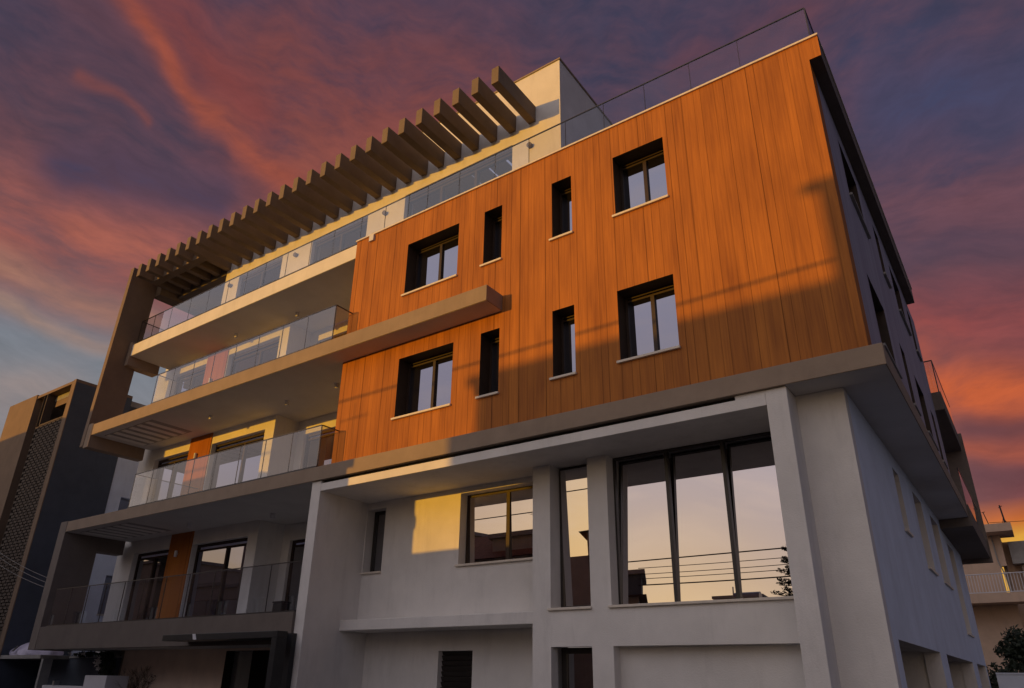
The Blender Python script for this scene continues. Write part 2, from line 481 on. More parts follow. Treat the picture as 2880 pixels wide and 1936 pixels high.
# ------------------------------------------------------------------ mesh builder
class MB:
    def __init__(self):
        self.v = []
        self.f = []
        self.mi = []

    def quad(self, *pts, mi=0):
        n = len(self.v)
        self.v += [tuple(p) for p in pts]
        self.f.append(tuple(range(n, n + len(pts))))
        self.mi.append(mi)
        return self

    def box(self, x0, x1, y0, y1, z0, z1, mi=0):
        return self.prism([(x0, y0), (x1, y0), (x1, y1), (x0, y1)], z0, z1, mi)

    def hexa(self, b, t, mi=0):
        n = len(self.v)
        k = len(b)
        self.v += [tuple(p) for p in b] + [tuple(p) for p in t]
        F = [tuple(range(n + k - 1, n - 1, -1)), tuple(range(n + k, n + 2 * k))]
        for i in range(k):
            j = (i + 1) % k
            F.append((n + i, n + j, n + k + j, n + k + i))
        self.f += F
        self.mi += [mi] * len(F)
        return self

    def prism(self, poly, z0, z1, mi=0):
        return self.hexa([(x, y, z0) for x, y in poly], [(x, y, z1) for x, y in poly], mi)

    def tube(self, pts, r, seg=8, mi=0, r1=None):
        pts = [Vector(p) for p in pts]
        rings = []
        for i, p in enumerate(pts):
            d = (pts[min(i + 1, len(pts) - 1)] - pts[max(i - 1, 0)]).normalized()
            a = d.orthogonal().normalized() if abs(d.z) > 0.95 else d.cross(Vector((0, 0, 1))).normalized()
            b = d.cross(a)
            rr = r if r1 is None else r + (r1 - r) * i / max(1, len(pts) - 1)
            n = len(self.v)
            for k in range(seg):
                t = 2 * math.pi * k / seg
                self.v.append(tuple(p + a * (rr * math.cos(t)) + b * (rr * math.sin(t))))
            rings.append(n)
        for q in range(len(rings) - 1):
            for k in range(seg):
                l = (k + 1) % seg
                self.f.append((rings[q] + k, rings[q] + l, rings[q + 1] + l, rings[q + 1] + k))
                self.mi.append(mi)
        self.f.append(tuple(rings[0] + k for k in range(seg)))
        self.f.append(tuple(rings[-1] + k for k in range(seg)))
        self.mi += [mi, mi]
        return self

    def build(self, name, m, parent=None, smooth=False, bevel=0.0):
        me = bpy.data.meshes.new(name)
        L = Vector((0, 0, 0))
        p = parent
        while p is not None:
            L += Vector(p.location)
            p = p.parent
        me.from_pydata([tuple(Vector(v) - L) for v in self.v], [], self.f)
        for mm in (m if isinstance(m, (list, tuple)) else [m]):
            me.materials.append(mm)
        me.polygons.foreach_set('material_index', self.mi)
        bm = bmesh.new()
        bm.from_mesh(me)
        bmesh.ops.recalc_face_normals(bm, faces=bm.faces)
        bm.to_mesh(me)
        bm.free()
        if smooth:
            me.polygons.foreach_set('use_smooth', [True] * len(me.polygons))
        o = bpy.data.objects.new(name, me)
        C.objects.link(o)
        o.parent = parent
        if bevel:
            md = o.modifiers.new('edge', 'BEVEL')
            md.width = bevel
            md.segments = 2
            md.limit_method = 'ANGLE'
        return o


def tag(o, label=None, cat=None, group=None, kind=None):
    for k, v in (('label', label), ('category', cat), ('group', group), ('kind', kind)):
        if v:
            o[k] = v
    return o


def empty(name, loc=(0, 0, 0), **k):
    o = bpy.data.objects.new(name, None)
    C.objects.link(o)
    o.location = loc
    o.empty_display_size = 0.3
    return tag(o, **k)


def wall(axis, p, q, a0, a1, z0, z1, holes=(), mi_rev=1, mb=None, edges=True):
    """wall slab between planes p (outer) and q (inner), real openings with their reveals.
    axis 'y': faces along x; axis 'x': faces along y. holes: (a0,a1,z0,z1)"""
    mb = mb or MB()

    def P(a, d, z):
        return (a, d, z) if axis == 'y' else (d, a, z)
    A = sorted({a0, a1, *[h[i] for h in holes for i in (0, 1) if a0 < h[i] < a1]})
    Z = sorted({z0, z1, *[h[i] for h in holes for i in (2, 3) if z0 < h[i] < z1]})

    def solid(i, j):
        if i < 0 or j < 0 or i >= len(A) - 1 or j >= len(Z) - 1:
            return None
        ca, cz = (A[i] + A[i + 1]) / 2, (Z[j] + Z[j + 1]) / 2
        return not any(h[0] < ca < h[1] and h[2] < cz < h[3] for h in holes)
    for i in range(len(A) - 1):
        for j in range(len(Z) - 1):
            if not solid(i, j):
                continue
            a, b, c, d = A[i], A[i + 1], Z[j], Z[j + 1]
            mb.quad(P(a, p, c), P(b, p, c), P(b, p, d), P(a, p, d))
            mb.quad(P(a, q, c), P(b, q, c), P(b, q, d), P(a, q, d))
            for di, dj, e in ((-1, 0, (P(a, p, c), P(a, q, c), P(a, q, d), P(a, p, d))), (1, 0, (P(b, p, c), P(b, q, c), P(b, q, d), P(b, p, d))),
                              (0, -1, (P(a, p, c), P(b, p, c), P(b, q, c), P(a, q, c))), (0, 1, (P(a, p, d), P(b, p, d), P(b, q, d), P(a, q, d)))):
                s = solid(i + di, j + dj)
                if s is None and edges:
                    mb.quad(*e, mi=0)
                elif s is False:
                    mb.quad(*e, mi=mi_rev)
    return mb


def window(parent, axis, d, a0, a1, z0, z1, n=2, fm=FRAME, gm=GLASS_B, fw=0.06, mull=0.07, depth=0.08, sill=None, sgn=1, tilt=0.0, name='window', rail=None, wmul=None, sill_m=SILL, top=None, asym=None):
    """framed window set at depth d; every pane is a child, and the sill too. sgn: +1 inward is +"""
    def B(mb, aa, ab, da, db, za, zb):
        da, db = d + sgn * da, d + sgn * db
        lo, hi = min(da, db), max(da, db)
        return mb.box(aa, ab, lo, hi, za, zb) if axis == 'y' else mb.box(lo, hi, aa, ab, za, zb)
    fr_ = MB()
    B(fr_, a0, a0 + fw, 0, depth, z0, z1)
    B(fr_, a1 - fw, a1, 0, depth, z0, z1)
    B(fr_, a0 + fw, a1 - fw, 0, depth, z0, z0 + fw)
    B(fr_, a0 + fw, a1 - fw, 0, depth, z1 - fw, z1)
    zt = z1 - fw
    if top:
        zt = z1 - fw - top
        B(fr_, a0 + fw, a1 - fw, 0.004, depth, zt, zt + fw * 0.8)
    xs = [a0 + fw + (a1 - a0 - 2 * fw) * i / n for i in range(n + 1)] if asym is None else [a0 + fw] + list(asym) + [a1 - fw]
    for x in xs[1:-1]:
        B(fr_, x - mull / 2, x + mull / 2, -0.012, depth, z0 + fw, zt if not top else zt)
    w = fr_.build(name, fm, parent)
    for i in range(len(xs) - 1):
        la = xs[i] + (mull / 2 if i else 0)
        lb = xs[i + 1] - (mull / 2 if i < len(xs) - 2 else 0)
        pz0, pz1 = z0 + fw, zt
        mb = MB()
        t = math.tan(tilt if tilt else math.radians(rnd.uniform(-0.45, 0.45))) * (pz1 - pz0)
        dd = d + sgn * depth * 0.55
        if axis == 'y':
            mb.hexa([(la, dd, pz0), (lb, dd, pz0), (lb, dd + sgn * 0.015, pz0), (la, dd + sgn * 0.015, pz0)],
                    [(la, dd + sgn * t, pz1), (lb, dd + sgn * t, pz1), (lb, dd + sgn * (0.015 + t), pz1), (la, dd + sgn * (0.015 + t), pz1)])
        else:
            mb.hexa([(dd, la, pz0), (dd, lb, pz0), (dd + sgn * 0.015, lb, pz0), (dd + sgn * 0.015, la, pz0)],
                    [(dd + sgn * t, la, pz1), (dd + sgn * t, lb, pz1), (dd + sgn * (0.015 + t), lb, pz1), (dd + sgn * (0.015 + t), la, pz1)])
        mb.build('pane', gm, w)
    if sill is not None:
        front, over, th = sill
        s = MB()
        lo, hi = min(front, d), max(front, d)
        if axis == 'y':
            s.box(a0 - over, a1 + over * 0.4, lo, hi, z0 - th, z0 + 0.003)
        else:
            s.box(lo, hi, a0 - over, a1 + over, z0 - th, z0 + 0.003)
        s.build('sill', sill_m, w, bevel=0.006)
    return w


def railing(parent, y, xs, z0, z1, left=None, right=None, capw=0.014, gm=None):
    gm = gm or GLASS_R
    """frameless glass railing along x; children: the panes. left/right: y to which an end return runs"""
    cap = MB()
    cap.box(xs[0], xs[-1], y - capw, y + capw, z1, z1 + 0.02)
    cap.box(xs[0], xs[-1], y - 0.03, y + 0.03, z0 + 0.001, z0 + 0.035)
    for x, yy in ((xs[0], left), (xs[-1], right)):
        if yy is not None:
            s = 1 if yy > y else -1
            lo, hi = sorted((y + s * capw, yy))
            cap.box(x - capw, x + capw, lo, hi, z1, z1 + 0.02)
            cap.box(x - 0.03, x + 0.03, min(y + s * 0.03, yy), max(y + s * 0.03, yy), z0 + 0.001, z0 + 0.035)
    for x in xs[1:-1]:
        jw = 0.008 if gm is GLASS_R else 0.0035
        cap.box(x - jw, x + jw, y - 0.0085, y + 0.0085, z0 + 0.036, z1 - 0.0005)
    for x, yy in ((xs[0], left), (xs[-1], right)):
        if yy is not None:
            cap.box(x - 0.010, x + 0.010, y - 0.010, y + 0.010, z0 + 0.036, z1 - 0.0005)
    r = cap.build('glass_railing', RAIL, parent)
    for i in range(len(xs) - 1):
        MB().box(xs[i] + 0.010, xs[i + 1] - 0.010, y - 0.007, y + 0.007, z0 + 0.036, z1 - 0.001).build('glass_panel', GLASS_R if xs[i] < 5.0 else gm, r)
    for x, yy in ((xs[0], left), (xs[-1], right)):
        if yy is not None:
            lo, hi = sorted((y + (0.02 if yy > y else -0.02), yy))
            MB().box(x - 0.007, x + 0.007, lo, hi, z0 + 0.036, z1 - 0.001).build('glass_panel', gm, r)
    return r


# ------------------------------------------------------------------ ground
tag(MB().quad((-700, -700, -0.02), (700, -700, -0.02), (700, 700, -0.02), (-700, 700, -0.02)).build('ground', EARTH), kind='structure')
tag(MB().box(-90, 90, -9.0, -2.6, -0.016, 0.0).build('road', ASPH), kind='structure')
tag(MB().box(-90, 90, -2.6, -0.6, -0.012, 0.13).build('pavement', PAVE), kind='structure')
tag(MB().box(-90, 90, -13.4, -9.0, -0.012, 0.13).build('pavement', PAVE), kind='structure')
tag(MB().box(11.9, 18.0, 0.0, 60, -0.018, 0.05).build('lane', PAVE), kind='structure')

# ------------------------------------------------------------------ the apartment building
AB = empty('apartment_building', (0, 0, 0), label='five storey apartment block with timber clad front, white base and concrete beam pergola on top', cat='building')
W_ = [WHITE, WHITE]
# white base: recessed wall with two windows
wall('y', 0.967, 1.30, 0.34, 5.374, 2.756, 5.41, [(0.36, 0.955, 3.81, 5.25), (3.176, 5.374, 3.79, 5.29)]).build('white_wall', W_, AB)
wall('y', 1.287, 1.5, 0.34, 5.374, 0.0, 2.54, [(2.49, 3.386, 0.25, 2.147)]).build('white_wall', W_, AB)
MB().box(0.34, 5.374, 0.464, 1.30, 2.54, 2.756).build('ledge', WHITE, AB, bevel=0.012)
MB().box(0.04, 0.34, -0.5, 1.5, 0, 5.649).build('frame_column', WHITE, AB, bevel=0.01)
MB().box(10.174, 10.485, -0.5, 0.46, 0, 5.649).build('frame_column', WHITE, AB, bevel=0.01)
MB().box(0.34, 10.174, -0.5, 1.30, 5.41, 5.583).build('frame_beam', [WHITE], AB, bevel=0.008)
sl_ = MB().box(0.34, 9.72, -0.33, -0.25, 5.583, 5.649)
sl_.box(0.34, 9.72, -0.45, -0.33, 5.612, 5.622)
sl_.build('vent_slot', DARK, AB)
MB().box(9.72, 10.174, -0.497, -0.25, 5.583, 5.649).build('frame_beam', WHITE, AB)
# pier wall with the big window
wall('y', 0.455, 0.68, 5.374, 10.174, 0, 5.41, [(5.759, 6.57, 2.787, 5.411), (6.967, 10.175, 2.787, 5.411), (6.967, 10.175, -0.001, 2.15), (5.759, 6.57, 0.35, 2.15)]).build('white_wall', W_, AB)
wall('y', 0.68, 0.95, 5.374, 10.174, 2.2, 5.41, [(5.759, 6.57, 2.787, 5.411), (6.967, 10.175, 2.787, 5.411)]).build('white_wall', W_, AB)
MB().box(5.374, 5.6, 0.68, 1.287, 0, 5.41).build('white_wall', WHITE, AB)
MB().box(6.90, 10.174, 0.681, 0.9, 0, 2.2).build('niche_panel', WHITE, AB)
# corner and side walls
MB().box(10.485, 11.166, 0.011, 0.25, 0, 5.649).build('white_wall', WHITE, AB)
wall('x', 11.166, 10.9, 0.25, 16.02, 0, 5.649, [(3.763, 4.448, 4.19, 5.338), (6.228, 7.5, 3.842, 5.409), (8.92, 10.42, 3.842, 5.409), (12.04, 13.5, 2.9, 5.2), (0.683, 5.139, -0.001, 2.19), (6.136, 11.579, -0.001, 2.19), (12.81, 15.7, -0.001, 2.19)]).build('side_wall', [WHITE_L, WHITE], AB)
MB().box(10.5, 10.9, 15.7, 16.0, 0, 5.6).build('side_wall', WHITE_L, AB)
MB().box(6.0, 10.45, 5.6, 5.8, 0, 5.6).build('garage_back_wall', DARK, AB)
MB().box(9.3, 10.9, 5.2, 6.07, 0, 2.6).build('garage_pier', WHITE, AB)
MB().box(9.3, 10.9, 11.6, 12.75, 0, 2.6).build('garage_pier', WHITE, AB)
MB().box(6.0, 10.9, 1.3, 16.0, 2.21, 2.5).build('garage_ceiling', SOFFIT, AB)
for y0, y1, z0, z1 in ((3.763, 4.448, 4.19, 5.338), (6.228, 7.5, 3.842, 5.409), (8.92, 10.42, 3.842, 5.409), (12.04, 13.5, 2.9, 5.2)):
    window(AB, 'x', 10.95, y0, y1, z0, z1, 1, FRAME_D, GLASS_D, 0.05, sgn=-1, sill=(11.21, 0.03, 0.04))
# windows of the white base
window(AB, 'y', 1.20, 0.36, 0.955, 3.81, 5.25, 1, FRAME_D, GLASS_D, 0.06, sill=(0.91, 0.03, 0.035))
window(AB, 'y', 1.20, 3.176, 5.37, 3.79, 5.29, 2, FRAME, GLASS_BIG, 0.06, 0.085, sill=(0.91, 0.05, 0.04), tilt=math.radians(-1.4))
window(AB, 'y', 0.80, 5.759, 6.57, 2.787, 5.405, 1, FRAME_D, GLASS_BIG, 0.06, sill=(0.41, 0.05, 0.04), tilt=math.radians(-2.2))
window(AB, 'y', 0.72, 6.967, 10.17, 2.787, 5.405, 3, FRAME_D, GLASS_BIG, 0.035, 0.062, sill=(0.41, 0.05, 0.04), tilt=math.radians(2.9), asym=(8.015, 9.037))
window(AB, 'y', 0.80, 5.759, 6.57, 0.35, 2.15, 1, FRAME_D, GLASS_D, 0.10, top=0.0)
sh = MB()
for k in range(19):
    z = 0.27 + k * 0.1
    sh.hexa([(2.49, 1.44, z), (3.386, 1.44, z), (3.386, 1.47, z + 0.02), (2.49, 1.47, z + 0.02)], [(2.49, 1.40, z + 0.085), (3.386, 1.40, z + 0.085), (3.386, 1.425, z + 0.095), (2.49, 1.425, z + 0.095)])
sh.build('roller_shutter', FRAME_D, AB)
MB().box(2.4, 3.5, 1.50, 1.6, 0.1, 2.3).build('shutter_void', DARK, AB)  # near-black sheet standing in for the unlit space behind the slats

# first-floor band, slabs and balconies
MB().box(-11.38, 11.85, -0.557, 2.37, 5.653, 5.976).build('balcony_slab', [GREY], AB, bevel=0.008)
MB().box(0.0, 11.85, 2.37, 11.045, 5.653, 5.976).build('balcony_slab', [GREY], AB)
MB().box(-11.37, -8.2, -0.54, 1.5, 5.6505, 5.6525).build('soffit', SOFFIT, AB)
MB().box(-8.2, 0.039, -0.54, 2.36, 5.6505, 5.6525).build('soffit', SOFFIT, AB)
MB().box(10.486, 11.835, -0.54, 0.010, 5.6505, 5.6525).build('soffit', SOFFIT, AB)
MB().box(11.167, 11.835, 0.012, 11.04, 5.6500, 5.6525).build('soffit', SOFFIT, AB)
sl3 = MB().prism([(-11.34, -0.571), (4.895, -0.571), (4.895, -0.002), (-0.002, -0.002), (-0.002, 2.37), (-11.34, 2.37)], 8.807, 9.176)
sl3.build('balcony_slab', GREY, AB, bevel=0.008)
MB().prism([(-11.33, -0.555), (4.88, -0.555), (4.88, -0.004), (-0.004, -0.004), (-0.004, 2.36), (-11.33, 2.36)], 8.8035, 8.806).build('soffit', SOFFIT, AB)
MB().box(-11.30, -0.003, 0.012, 2.37, 11.872, 12.30).build('roof_terrace_slab', WHITE, AB, bevel=0.008)
MB().box(-11.29, -0.01, 0.03, 2.36, 11.868, 11.871).build('soffit', SOFFIT, AB)
# slatted bays under the two lower soffits; a darker plate stands in for deep gaps
for zz in (8.8035, 5.6505):
    MB().box(-11.02, -8.15, -0.30, 1.06, zz - 0.004, zz - 0.001).build('slat_bay', CONC, AB)
    g = MB()
    for k in range(6):
        x = -10.95 + k * 0.47
        g.hexa([(x, -0.26, zz - 0.024), (x + 0.17, -0.26, zz - 0.024), (x + 0.17, 1.0, zz - 0.024), (x, 1.0, zz - 0.024)], [(x - 0.03, -0.27, zz - 0.0045), (x + 0.2, -0.27, zz - 0.0045), (x + 0.2, 1.02, zz - 0.0045), (x - 0.03, 1.02, zz - 0.0045)])
    g.build('soffit_slats', WHITE, AB)
# side frames (fins) and their beams
MB().hexa([(-11.89, -0.60, 8.46), (-11.68, -0.60, 8.46), (-11.68, 0.37, 8.46), (-11.89, 0.37, 8.46)],
          [(-11.52, -0.60, 15.18), (-11.30, -0.60, 15.18), (-11.30, 0.37, 15.18), (-11.52, 0.37, 15.18)]).build('side_fin', FIN, AB, bevel=0.008)
MB().box(-11.675, -11.345, -0.585, 1.29, 8.40, 9.22).build('edge_beam', GREY, AB, bevel=0.008)
MB().box(-11.69, -11.305, -0.02, 1.12, 11.53, 12.42).build('edge_beam', GREY, AB, bevel=0.008)
MB().box(-11.82, -11.385, -0.565, 0.52, 2.24, 5.99).build('side_fin', FIN2, AB, bevel=0.008)
MB().box(-11.82, -11.385, 0.52, 1.36, 5.21, 5.652).build('edge_beam', FIN2, AB)
# lowest balcony with solid parapet
MB().box(-11.38, 0.037, -0.559, -0.41, 2.24, 2.871).build('balcony_parapet', TAUPE_D, AB, bevel=0.01)  # same taupe as the bands, darkened in colour for the dim lower left
MB().box(-11.38, 0.037, -0.405, 2.37, 2.26, 2.56).build('balcony_slab', SOFFIT, AB)
railing(AB, -0.48, [-11.1, -10.15, -9.15, -8.2, -7.22, -6.24, -5.22, -4.19, -3.12, -2.08, -1.02, -0.0], 2.872, 3.91)
railing(AB, -0.525, [-7.91, -6.95, -5.94, -4.93, -3.92, -2.9, -1.88, -0.86, 0.155], 5.977, 6.975, left=1.515, right=-0.004)
railing(AB, -0.53, [-7.945, -6.975, -5.945, -4.94, -3.92, -2.905, -1.91, -0.907, 0.126], 9.177, 10.15, left=1.515, right=-0.004)

# back walls of the balconies
dz = [(2.6, 5.25), (5.99, 8.42), (9.19, 11.56)]
holes = []
for a, b in dz:
    holes += [(-11.0, -8.89, a, b), (-7.66, -4.97, a, b)]
wall('y', 1.518, 1.72, -12.03, -4.53, 0, 11.868, holes).build('balcony_wall', [WHITE, WHITE], AB)
h2 = [(-4.2, -1.1, a, b - 0.06) for a, b in dz]
wall('y', 2.375, 2.55, -4.53, -0.003, 0, 11.868, h2).build('balcony_wall', [WHITE, WHITE], AB)
MB().box(-4.73, -4.53, 1.72, 2.375, 0, 11.868).build('balcony_wall', WHITE, AB)
MB().box(-12.03, -11.83, 1.72, 14, 0, 12.3).build('balcony_wall', WHITE_L, AB)
for i, (a, b) in enumerate(dz):
    gm = GLASS_D if i == 0 else GLASS_B
    window(AB, 'y', 1.68, -11.0, -8.89, a, b, 2, FRAME, gm, 0.07, 0.08, name='balcony_door', top=0.14)
    window(AB, 'y', 1.68, -7.66, -4.97, a, b, 2, FRAME, GLASS_B, 0.07, 0.08, name='balcony_door', top=0.14, asym=(-6.1,))
    window(AB, 'y', 2.47, -4.2, -1.1, a, b - 0.06, 2, FRAME, GLASS_D, 0.07, 0.08, name='balcony_door', top=0.12)
    top = (5.650, 8.803, 11.867)[i]
    MB().box(-8.885, -7.69, 1.49, 1.517, a - 0.02, top).build('timber_panel', PANEL, AB)
    zl = (5.02, 8.12, 10.75)[i]
    lamp = MB().tube([(-8.37, 1.44, zl - 0.09), (-8.37, 1.44, zl + 0.09)], 0.045, 12)
    lamp.box(-8.40, -8.34, 1.44, 1.49, zl - 0.03, zl + 0.03)
    lamp.build('wall_lamp', PAINTW, AB)


def ceiling_lamp(x, y, z):
    m = MB().tube([(x, y, z), (x, y, z - 0.02)], 0.075, 14).tube([(x, y, z - 0.02), (x, y, z - 0.13)], 0.055, 14)
    return m.build('ceiling_lamp', PAINTW, AB)


for p in ((-3.8, 1.2, 11.868), (-6.65, 1.05, 11.868), (-1.3, 1.2, 11.868), (-3.35, 0.97, 8.8035), (-6.29, 0.5, 8.8035), (-1.18, 0.88, 8.8035), (-6.7, 0.72, 5.6505), (-3.5, 1.16, 5.6505)):
    ceiling_lamp(*p)

# ------------------------------------------------ timber clad upper storeys
U, Lw = (10.131, 11.568), (6.959, 8.418)
WIN = [(1.927, 3.568, *U, 2), (4.327, 4.83, *U, 1), (6.158, 6.647, *U, 1), (7.645, 8.757, *U, 2), (1.945, 3.576, *Lw, 2), (4.335, 4.831, *Lw, 1), (6.141, 6.648, *Lw, 1), (7.588, 8.722, *Lw, 2)]
mbw = wall('y', 0.0, 0.44, 0.0, 11.614, 5.977, 12.353, [w[:4] for w in WIN])
mbw.box(11.614, 11.817, 0.0, 0.03, 11.891, 12.353)
mbw.build('timber_cladding', [WOOD, REVEAL], AB)
for a0, a1, z0, z1, n in WIN:
    window(AB, 'y', 0.33, a0, a1, z0, z1, n, FRAME, GLASS_B, 0.05, 0.075, sill=(-0.05, 0.06, 0.045), top=0.07)
MB().box(-0.02, 11.83, -0.035, 0.30, 12.354, 12.395).build('roof_coping', SILL, AB)
MB().box(0.52, 0.68, -0.06, 0.0, 12.16, 12.33).build('outdoor_lamp', PAINTW, AB)
sw = []
for y0, y1 in ((1.877, 3.55), (5.30, 6.0), (7.39, 8.97), (10.19, 10.95)):
    for z0, z1 in ((10.131, 11.45), (6.98, 8.40)):
        sw.append((y0, y1, z0, z1))
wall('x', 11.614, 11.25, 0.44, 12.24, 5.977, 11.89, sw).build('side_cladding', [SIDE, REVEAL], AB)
for y0, y1, z0, z1 in sw:
    window(AB, 'x', 11.33, y0, y1, z0, z1, 1, FRAME, GLASS_D, 0.05, sgn=-1, sill=(11.67, 0.05, 0.05), sill_m=CONC)
MB().box(11.25, 11.6135, 0.4405, 10.92, 11.891, 12.352).box(11.6142, 11.815, 0.0305, 10.92, 11.895, 12.352).build('roof_eave', TAUPE_D, AB)
MB().box(11.30, 11.835, 0.305, 10.94, 12.354, 12.395).build('roof_coping', SILL, AB)
MB().box(0.0, 0.2, 0.44, 2.55, 5.977, 12.35).build('side_cladding', WOOD, AB)
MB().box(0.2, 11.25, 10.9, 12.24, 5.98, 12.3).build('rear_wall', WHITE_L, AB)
MB().box(0.2, 11.25, 0.45, 10.9, 12.0, 12.34).build('roof_slab', CONC, AB)
# rear balconies on the side street
MB().box(11.0, 11.90, 11.05, 17.05, 5.42, 5.976).build('balcony_slab', TAUPE_D, AB)
MB().box(11.0, 11.86, 12.245, 17.05, 9.0, 9.55).build('balcony_slab', TAUPE_D, AB)
MB().box(10.6, 11.95, 17.05, 17.3, 5.3, 9.6).build('side_fin', TAUPE_D, AB)
MB().box(3.0, 11.0, 12.24, 12.4, 0, 9.0).build('rear_wall', WHITE_L, AB)
rr = MB().box(11.80, 11.83, 12.30, 17.0, 10.55, 10.58).box(11.1, 11.83, 12.27, 12.30, 10.55, 10.58).box(11.80, 11.83, 12.27, 12.30, 9.55, 10.55).build('glass_railing', RAIL, AB)
MB().box(11.808, 11.822, 12.31, 17.0, 9.56, 10.54).build('glass_panel', GLASS_R, rr)
MB().box(11.10, 11.79, 12.278, 12.292, 9.56, 10.54).build('glass_panel', GLASS_R, rr)
rr = MB().box(11.85, 11.88, 11.10, 17.0, 6.95, 6.98).build('glass_railing', RAIL, AB)
MB().box(11.858, 11.872, 11.12, 17.0, 5.98, 6.94).build('glass_panel', GLASS_R, rr)

# ------------------------------------------------ roof terrace, penthouse and pergola
xs4 = [-11.28, -10.4, -9.35, -8.2, -7.15, -6.1, -5.15, -4.22, -3.2, -2.15, -1.15, -0.05, 0.85, 1.7, 2.36, 3.4, 4.5, 5.47, 6.46, 7.43, 8.4, 9.4, 10.4, 11.69]
railing(AB, 0.13, xs4, 12.396, 13.26, left=3.0, right=3.0, gm=GLASS_C)
MB().box(-11.50, -11.0, 0.372, 5.2, 14.43, 15.17).build('edge_beam', BEAM, AB)
for zt in (9.178, 5.978):
    MB().box(-11.2, -0.15, -0.46, 1.51, zt, zt + 0.004).box(-4.5, -0.15, 1.511, 2.37, zt, zt + 0.004).build('bounce_tiles', SILL, AB)  # pale floor, out of view, added to bounce light onto the soffits
hp = [(-7.108, -4.79, 12.45, 14.2), (-3.345, -0.88, 12.45, 14.24), (0.611, 4.35, 12.45, 14.28)]
wall('y', 1.027, 1.27, -7.92, 5.80, 12.3, 16.36, hp).build('penthouse_wall', [WHITE, WHITE], AB)
MB().box(5.58, 5.80, 1.27, 9.0, 12.3, 16.36).build('penthouse_wall', WHITE, AB)
MB().box(-7.92, -7.7, 1.27, 9.0, 12.3, 14.45).build('penthouse_wall', WHITE, AB)
MB().box(-7.95, 5.83, 1.0, 9.05, 16.362, 16.41).build('roof_coping', GREY, AB)
for k, (a0, a1, z0, z1) in enumerate(hp):
    window(AB, 'y', 1.15, a0, a1, z0, z1, 2 if k < 2 else 3, FRAME, GLASS_B, 0.07, 0.08, name='terrace_door', top=0.1)
for x in (-7.506, -4.06, -0.122, 4.918):
    m = MB().tube([(x, 1.027, 13.95), (x, 0.93, 13.95)], 0.07, 12)
    m.build('wall_lamp', TAUPE_D, AB)
for i in range(27):
    x = -10.99 + 0.6096 * i
    MB().box(x, x + 0.213, -0.60, 1.026, 14.682, 15.176).build('pergola_beam', BEAM, AB, bevel=0.012)
cb = MB()
for i in range(26):
    x = -10.99 + 0.6096 * i
    if x + 0.6 > -7.9:
        break
    cb.box(x + 0.2135, x + 0.6090, -0.06, 0.20, 14.69, 15.15)
cb.build('pergola_cross_beam', BEAM, AB)
MB().box(-11.28, -7.90, 0.0, 1.0, 15.178, 15.30).build('roof_slab', TAUPE_D, AB)
MB().box(-10.998, -7.93, 1.03, 5.2, 14.56, 15.175).build('roof_slab', TAUPE_D, AB)
hk = MB().tube([(6.78, 0.22, 12.40), (6.80, 0.22, 12.50), (6.76, 0.22, 12.56), (6.71, 0.22, 12.52), (6.72, 0.22, 12.47)], 0.012, 6)
hk.build('roof_hook', METAL, AB)

# ------------------------------------------------ ground floor left, entrance
wall('y', 1.0, 1.25, -9.27, 0.04, 0, 2.26, [(-4.35, 0.041, -0.001, 2.2)]).build('ground_floor_wall', [SAND, DARK], AB)
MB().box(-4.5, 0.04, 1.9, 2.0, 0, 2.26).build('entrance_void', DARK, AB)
cn = MB().box(-3.64, 0.43, -1.2, -0.95, 2.32, 2.45).box(-3.64, 0.02, -0.95, -0.565, 2.325, 2.445)
cn.build('entrance_canopy', METAL, AB, bevel=0.006)
pc = MB().box(0.275, 0.43, -1.2, -0.95, 0.13, 2.318)
pc.box(-0.02, 0.17, -0.62, -0.505, 0.0, 2.44)
pc.build('entrance_portal', METAL, AB)
tg = MB().hexa([(-2.42, -1.204, 2.33), (-2.29, -1.204, 2.325), (-2.29, -1.201, 2.325), (-2.42, -1.201, 2.33)], [(-2.47, -1.204, 2.447), (-2.36, -1.204, 2.447), (-2.36, -1.201, 2.447), (-2.47, -1.201, 2.447)])
tg.build('paper_sticker', PAINTW, AB)
MB().box(-9.5, -9.28, 1.0, 1.2, 0, 2.26).build('ground_floor_wall', GREY, AB)
MB().box(-11.3, -9.5, 2.6, 2.8, 0, 2.3).build('ground_floor_wall', TAUPE_D, AB)

# black bin on the lowest balcony
bn = empty('storage_bin', (-3.77, 2.05, 2.56), label='small black box standing on the lowest balcony floor near the right door', cat='bin')
MB().box(-3.95, -3.59, 1.9, 2.2, 2.562, 3.42).build('body', METAL, bn, bevel=0.02)
MB().box(-3.965, -3.575, 1.885, 2.215, 3.422, 3.47).build('lid', METAL, bn, bevel=0.015)

# ------------------------------------------------------------------ dark tower house on the left
TW = empty('tower_house', (-18, 2, 0), label='dark slate tower house with perforated brick screen, left of the timber block', cat='building')
MB().box(-20.75, -18.24, -0.03, 0.3, 0, 11.9).build('front_wall', TOWERW, TW)
MB().box(-20.75, -20.45, 0.3, 6.0, 0, 11.88).build('side_wall', TOWERW, TW)
MB().box(-18.24, -17.5, 2.0, 2.15, 0, 11.73).build('recess_wall', SLATE, TW)
MB().box(-18.24, -15.0, 0.0, 2.15, 11.735, 11.85).build('roof_slab', TOWERW, TW)
MB().box(-20.75, -15.2, 0.31, 6, 11.5, 11.72).build('roof_slab', CONC, TW)
MB().box(-15.22, -15.0, 0.0, 2.15, 0, 11.734).build('side_wall', SLATE, TW)
MB().box(-15.32, -15.22, -0.03, 0.25, 0, 11.735).build('corner_post', TOWERW, TW)
MB().box(-15.22, -15.0, -0.03, -0.001, 0, 11.85).build('corner_post', TOWERW, TW)
scr = MB()
k = 0
z = 0.0
